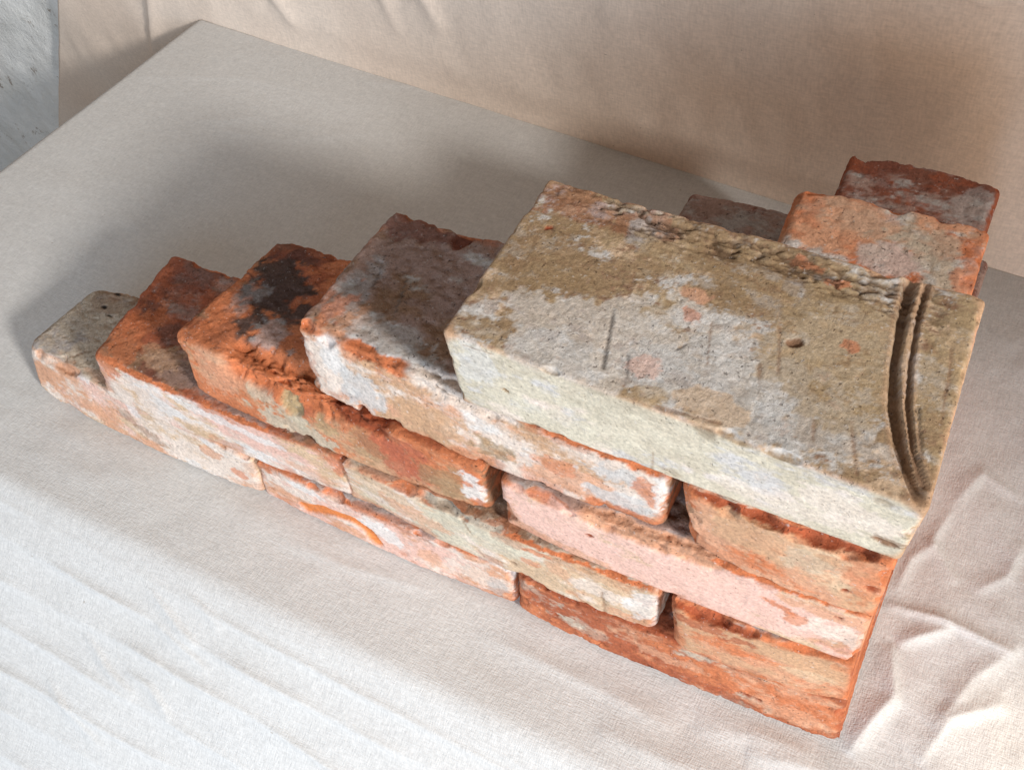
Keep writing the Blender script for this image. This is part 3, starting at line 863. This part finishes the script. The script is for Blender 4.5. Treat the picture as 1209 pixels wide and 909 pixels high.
# course 3 -----------------------------------------------------------------------------------------
make_brick('brick', 'bright orange brick with sooty black patch on top and olive-grey smear in front', 3, (-0.522, -0.258, 0.004, 0.124),
           front=((203, 390), (566, 550), (580, 603), (236, 462)), back=((331, 281), None), seed=4, round_=0.003, chip=0.0055, chipcov=0.6, rl=(0.006, 0.004),
           top=['orange', ('brown', 0.4, 14), ('deep', 0.35, 18)], fr=['orange', ('tan', 0.4, 14), ('olive', 0.3, 16), ('red', 0.25, 16)],
           other=['orange', ('brown', 0.4, 20)], frough=0.5, core='orange',
           blobs=[('t', (330, 350), 30, 44, 10, 'soot', 1.05, 2.2), ('t', (320, 395), 20, 12, 0, 'grey', 0.75, 2.2), ('t', (290, 350), 12, 18, 0, 'grey', 0.5, 2.2), ('t', (350, 295), 30, 12, 0, 'maroon', 0.8),
                  ('t', (250, 385), 14, 26, 0, 'orange', 0.8),
                  ('f', (260, 440), 26, 30, -20, 'peach', 0.75), ('f', (340, 445), 34, 14, 0, 'orange', 0.95), ('f', (360, 505), 36, 16, -10, 'green', 0.95), ('f', (310, 465), 16, 8, -20, 'green', 0.8),
                  ('f', (390, 500), 14, 9, 0, 'khaki', 0.9), ('f', (470, 535), 34, 18, -8, 'red', 0.9), ('f', (440, 520), 14, 20, 0, 'olive', 0.6), ('f', (530, 560), 20, 24, 0, 'olive', 0.7),
                  ('f', (562, 570), 9, 24, 0, 'white', 0.95), ('f', (556, 565), 5, 5, 0, 'orange', 0.9, 0.6), ('f', (570, 592), 7, 8, 0, 'orange', 0.9, 0.6), ('f', (500, 578), 40, 5, -6, 'khaki', 0.8)],
           feats=[('bevel', 't', (265, 420), (395, 470), 36, 'orange'), ('bevel', 't', (385, 470), (455, 500), 26, 'rust'), ('pit', 'f', (345, 478), 10, 7, 0, 4, 'khaki'), ('pit', 'f', (415, 485), 12, 6, -10, 4, 'rust')])
make_brick('brick', 'pale pink brick with crumbled orange edges beside the olive-smeared orange brick', 3, (-0.241, -0.001, -0.001, 0.122),
           front=((592, 566), (1028, 722), (1007, 779), (598, 616)), seed=5, round_=0.003, chip=0.0055, chipcov=0.55, rl=(0.004, 0),
           top=['mauve', ('grey', 0.4, 20), ('brown', 0.4, 24)], fr=['pink', ('pale', 0.35, 12), ('buff', 0.15, 24)], other=['orange', ('peach', 0.4, 20)], frough=0.22,
           blobs=[('f', (660, 610), 44, 22, -5, 'pink', 0.85), ('f', (650, 632), 50, 5, -6, 'peach', 0.8), ('f', (870, 705), 60, 14, 0, 'pink', 0.8), ('f', (980, 745), 24, 14, 0, 'pale', 0.8),
                  ('f', (925, 715), 12, 4, -20, 'orange', 0.9), ('f', (940, 728), 8, 7, -30, 'orange', 0.8), ('f', (985, 728), 30, 7, -4, 'peach', 0.95), ('f', (605, 600), 8, 26, 0, 'peach', 0.6), ('f', (820, 713), 18, 4, 0, 'orange', 0.9)],
           feats=[('bevel', 't', (690, 600), (850, 670), 18, 'peach'), ('bevel', 't', (840, 660), (1020, 720), 8, 'orange'), ('line', 'f', [(775, 662), (800, 686)], 0.6, 0.6, 'rust'), ('line', 'f', [(760, 668), (770, 674)], 0.6, 0.5, 'rust'),
                  ('pit', 'f', (990, 729), 3, 2.5, 0, 2, 'rust'), ('pit', 'f', (700, 626), 2.5, 2, 0, 1.5, 'rust')])
make_brick('brick', 'dark maroon-grey brick lying at the back behind the orange-topped brick', 3, (-0.1175, -0.008, 0.128, 0.374),
           back=((1008, 181), (1181, 217)), seed=6, round_=0.003, chip=0.006, chipcov=0.45,
           top=['maroon', ('grey', 0.32, 34), ('rust', 0.30, 24), ('mauve', 0.3, 30)], other=['rust', ('grey', 0.4, 26)], core='rust',
           blobs=[('t', (1040, 200), 14, 26, 0, 'maroon', 0.8), ('t', (1150, 240), 14, 16, 0, 'grey', 0.6, 2)])

# course 2 -----------------------------------------------------------------------------------------
make_brick('brick', 'rosy-faced brick with a rust brown top, stepping out beneath the sooty orange brick', 2, (-0.645, -0.3925, 0.0, 0.119),
           front=((110, 416), (402, 539), (422, 585), (129, 466)), back=((202, 299), None), seed=7, round_=0.0028, chip=0.0055, chipcov=0.5,
           top=['deep', ('brown', 0.4, 16), ('mauve', 0.35, 18), ('maroon', 0.25, 20)], fr=['pink', ('pale', 0.32, 14), ('buff', 0.25, 22), ('white', 0.1, 24)], other=['deep', ('orange', 0.4, 20)], frough=0.3,
           blobs=[('t', (160, 390), 18, 40, 10, 'orange', 0.8), ('t', (215, 430), 36, 18, -8, 'mauve', 0.7), ('t', (190, 420), 20, 12, 0, 'tan', 0.6), ('t', (230, 320), 34, 20, 0, 'maroon', 0.7), ('t', (250, 460), 40, 8, -6, 'mauve', 0.8),
                  ('f', (125, 430), 12, 14, 0, 'orange', 0.8), ('f', (260, 490), 60, 7, -4, 'white', 0.8), ('f', (370, 555), 26, 10, -6, 'peach', 0.6), ('f', (215, 505), 20, 4, -10, 'peach', 0.7), ('f', (145, 432), 8, 8, 0, 'white', 0.9), ('f', (398, 545), 7, 14, 0, 'orange', 0.7)],
           feats=[('bevel', 't', (120, 425), (210, 460), 6, 'orange'), ('bevel', 't', (240, 475), (320, 500), 5, 'orange')])
make_brick('brick', 'cream and buff brick with crumbling edge between the rosy brick and the narrow brick end', 2, (-0.3835, -0.131, -0.001, 0.121),
           front=((407, 545), (779, 697), (770, 743), (418, 585)), seed=8, round_=0.003, chip=0.006, chipcov=0.6, rl=(0, 0.004),
           top=['stone', ('grey', 0.4, 24), ('brown', 0.4, 28)], fr=['buff', ('cream', 0.40, 14), ('peach', 0.35, 18), ('pale', 0.3, 20)], other=['peach', ('white', 0.35, 20)], frough=0.4,
           blobs=[('f', (450, 570), 26, 16, -10, 'buff', 0.8), ('f', (490, 600), 26, 12, -8, 'peach', 0.7), ('f', (570, 625), 40, 16, -6, 'cream', 0.85), ('f', (640, 643), 12, 5, 0, 'orange', 0.85), ('f', (632, 655), 8, 5, 0, 'orange', 0.7), ('f', (690, 662), 26, 12, -6, 'tan', 0.8),
                  ('f', (665, 665), 14, 12, 0, 'peach', 0.6), ('f', (715, 690), 20, 12, 0, 'pale', 0.9), ('f', (755, 705), 14, 20, 0, 'white', 0.8), ('f', (730, 715), 10, 8, 0, 'peach', 0.7)],
           feats=[('bevel', 't', (500, 580), (600, 620), 7, 'stone'), ('line', 'f', [(545, 590), (560, 620)], 0.7, 1.0, 'brown'), ('line', 'f', [(440, 562), (465, 595)], 0.6, 0.8, 'brown'), ('line', 'f', [(715, 690), (720, 722)], 0.9, 1.4, 'brown'), ('pit', 'f', (610, 657), 3, 2, 0, 2, 'brown'),
                  ('bevel', 't', (600, 620), (770, 690), 5, 'orange')])
make_brick('brick', 'narrow orange-brown brick end between the pink brick and the pitted corner brick', 2, (-0.1165, 0.0, 0.0, 0.245),
           front=((792, 710), (1006, 779), (998, 827), (797, 759)), seed=9, round_=0.0028, chip=0.0055, chipcov=0.6, rl=(0.006, 0),
           top=['orange', ('peach', 0.4, 20), ('grey', 0.3, 24)], fr=['peach', ('orange', 0.5, 14), ('tan', 0.4, 18)], other=['orange', ('deep', 0.4, 20)], frough=0.35,
           blobs=[('f', (840, 725), 30, 6, 0, 'deep', 0.85), ('f', (900, 775), 40, 14, 0, 'peach', 0.8), ('f', (870, 765), 24, 8, 0, 'tan', 0.7), ('f', (965, 795), 14, 8, 0, 'buff', 0.7), ('f', (805, 735), 7, 20, 0, 'orange', 0.7)],
           feats=[('bevel', 't', (800, 715), (890, 745), 8, 'deep')])
make_brick('brick', 'mauve-grey brick low behind the grooved brick, only its back corner showing', 2, (-0.246, -0.001, 0.249, 0.366),
           back=((818, 226), None), seed=10, round_=0.0028, chip=0.005, chipcov=0.4,
           top=['grey', ('maroon', 0.36, 26), ('mauve', 0.45, 22)], other=['mauve', ('maroon', 0.4, 26)], core='maroon')

# course 1 -----------------------------------------------------------------------------------------
make_brick('brick', 'low beige-topped brick with rounded end lying on the cloth under the rosy brick', 1, (-0.776, -0.507, 0.0, 0.110),
           front=((26, 402), (296, 538), (316, 585), (44, 460)), back=((110, 334), None), seed=11, round_=0.003, chip=0.006, chipcov=0.4, rl=(0.016, 0.007),
           top=['stone', ('grey', 0.35, 16), ('brown', 0.3, 24)], fr=['pale', ('buff', 0.4, 18), ('peach', 0.42, 20), ('pink', 0.3, 16), ('white', 0.16, 24)], other=['buff', ('peach', 0.4, 20)], frough=0.4, core='peach',
           blobs=[('t', (85, 385), 26, 30, 0, 'stone', 0.8), ('t', (130, 350), 24, 24, 0, 'brown', 0.5), ('f', (70, 440), 14, 18, 0, 'peach', 0.7), ('f', (110, 480), 30, 12, -6, 'peach', 0.85), ('f', (150, 490), 14, 8, -6, 'brown', 0.5), ('f', (180, 510), 20, 8, -14, 'brown', 0.6),
                  ('f', (150, 478), 10, 14, 0, 'white', 0.8), ('f', (250, 530), 16, 9, 0, 'peach', 0.9), ('f', (240, 550), 30, 14, 0, 'white', 0.8), ('f', (287, 555), 8, 8, 0, 'orange', 0.8, 0.7), ('f', (295, 573), 14, 5, 0, 'peach', 0.95, 0.7), ('f', (90, 450), 10, 5, -20, 'white', 0.8)],
           feats=[('pit', 't', (122, 362), 4, 2, 0, 1.5, 'soot'), ('pit', 't', (128, 372), 4, 1.6, 0, 1.5, 'soot'), ('pit', 't', (140, 346), 4, 2, 0, 1.5, 'soot'), ('line', 't', [(100, 415), (75, 425)], 0.8, 1.2, 'brown')])
make_brick('brick', 'whitish brick with a curved orange scar along its foot, lying on the cloth', 1, (-0.500, -0.2535, -0.002, 0.120),
           front=((299, 539), (603, 671), (609, 712), (317, 581)), seed=12, round_=0.0028, chip=0.006, chipcov=0.45, rl=(0.004, 0.003),
           top=['orange', ('grey', 0.4, 24)], fr=['pale', ('white', 0.28, 14), ('pink', 0.45, 16), ('peach', 0.32, 20)], other=['orange', ('white', 0.4, 20)], frough=0.4,
           blobs=[('f', (310, 548), 14, 7, -10, 'orange', 0.9), ('f', (340, 580), 18, 10, -12, 'peach', 0.8), ('f', (360, 572), 20, 6, -8, 'white', 0.9), ('f', (455, 622), 26, 14, -10, 'white', 0.9), ('f', (470, 610), 30, 4, -8, 'pink', 0.8),
                  ('f', (508, 650), 10, 14, -30, 'peach', 0.8), ('f', (560, 670), 26, 16, 0, 'pale', 0.8), ('f', (590, 690), 8, 16, 0, 'grey', 0.6), ('f', (420, 585), 18, 4, -8, 'orange', 0.8), ('f', (448, 602), 7, 4, 0, 'orange', 0.8)],
           feats=[('scar', 'f', [(362, 596), (392, 599), (418, 608), (437, 621), (447, 634)], 8.0, 2.2, 'clay'), ('pit', 'f', (322, 575), 3, 2, 0, 2, 'rust')])
make_brick('brick', 'pitted dark orange corner brick lying on the cloth at the foot of the stack', 1, (-0.247, 0.005, 0.0, 0.1215),
           front=((609, 677), (997, 822), (987, 875), (611, 717)), seed=13, round_=0.003, chip=0.0055, chipcov=0.6, rl=(0.008, 0),
           top=['orange', ('deep', 0.4, 22), ('grey', 0.3, 24)], fr=['orange', ('peach', 0.45, 16), ('deep', 0.35, 20), ('stone', 0.22, 34)], other=['orange', ('deep', 0.4, 20)], frough=0.7, core='deep',
           blobs=[('f', (690, 730), 24, 10, -4, 'stone', 0.5, 2.2), ('f', (790, 765), 30, 9, 0, 'peach', 0.8), ('f', (930, 835), 34, 10, 0, 'peach', 0.7), ('f', (860, 810), 18, 8, 0, 'deep', 0.7), ('f', (630, 690), 14, 18, 0, 'deep', 0.5), ('f', (980, 822), 10, 6, 0, 'soot', 0.75, 2)],
           feats=[('pit', 'f', (770, 775), 4, 3, 0, 2.5, 'rust'), ('pit', 'f', (800, 790), 5, 3, 0, 2, 'rust'), ('pit', 'f', (890, 815), 8, 4, -10, 2.5, 'rust'), ('pit', 'f', (660, 715), 3, 2, 0, 2, 'rust'), ('pit', 'f', (718, 750), 3, 2, 0, 2, 'rust'),
                  ('bevel', 't', (640, 690), (980, 820), 7, 'deep')])
make_brick('brick', 'orange brick lying on the cloth underneath the back of the return', 1, (-0.119, 0.0, 0.127, 0.373), seed=14, cell=0.004,
           top=['orange', ('deep', 0.4, 20)])
make_brick('brick', 'brown-orange brick lying on the cloth under the low mauve-grey brick', 1, (-0.247, -0.126, 0.127, 0.370), seed=15, cell=0.004,
           top=['peach', ('brown', 0.4, 20)])
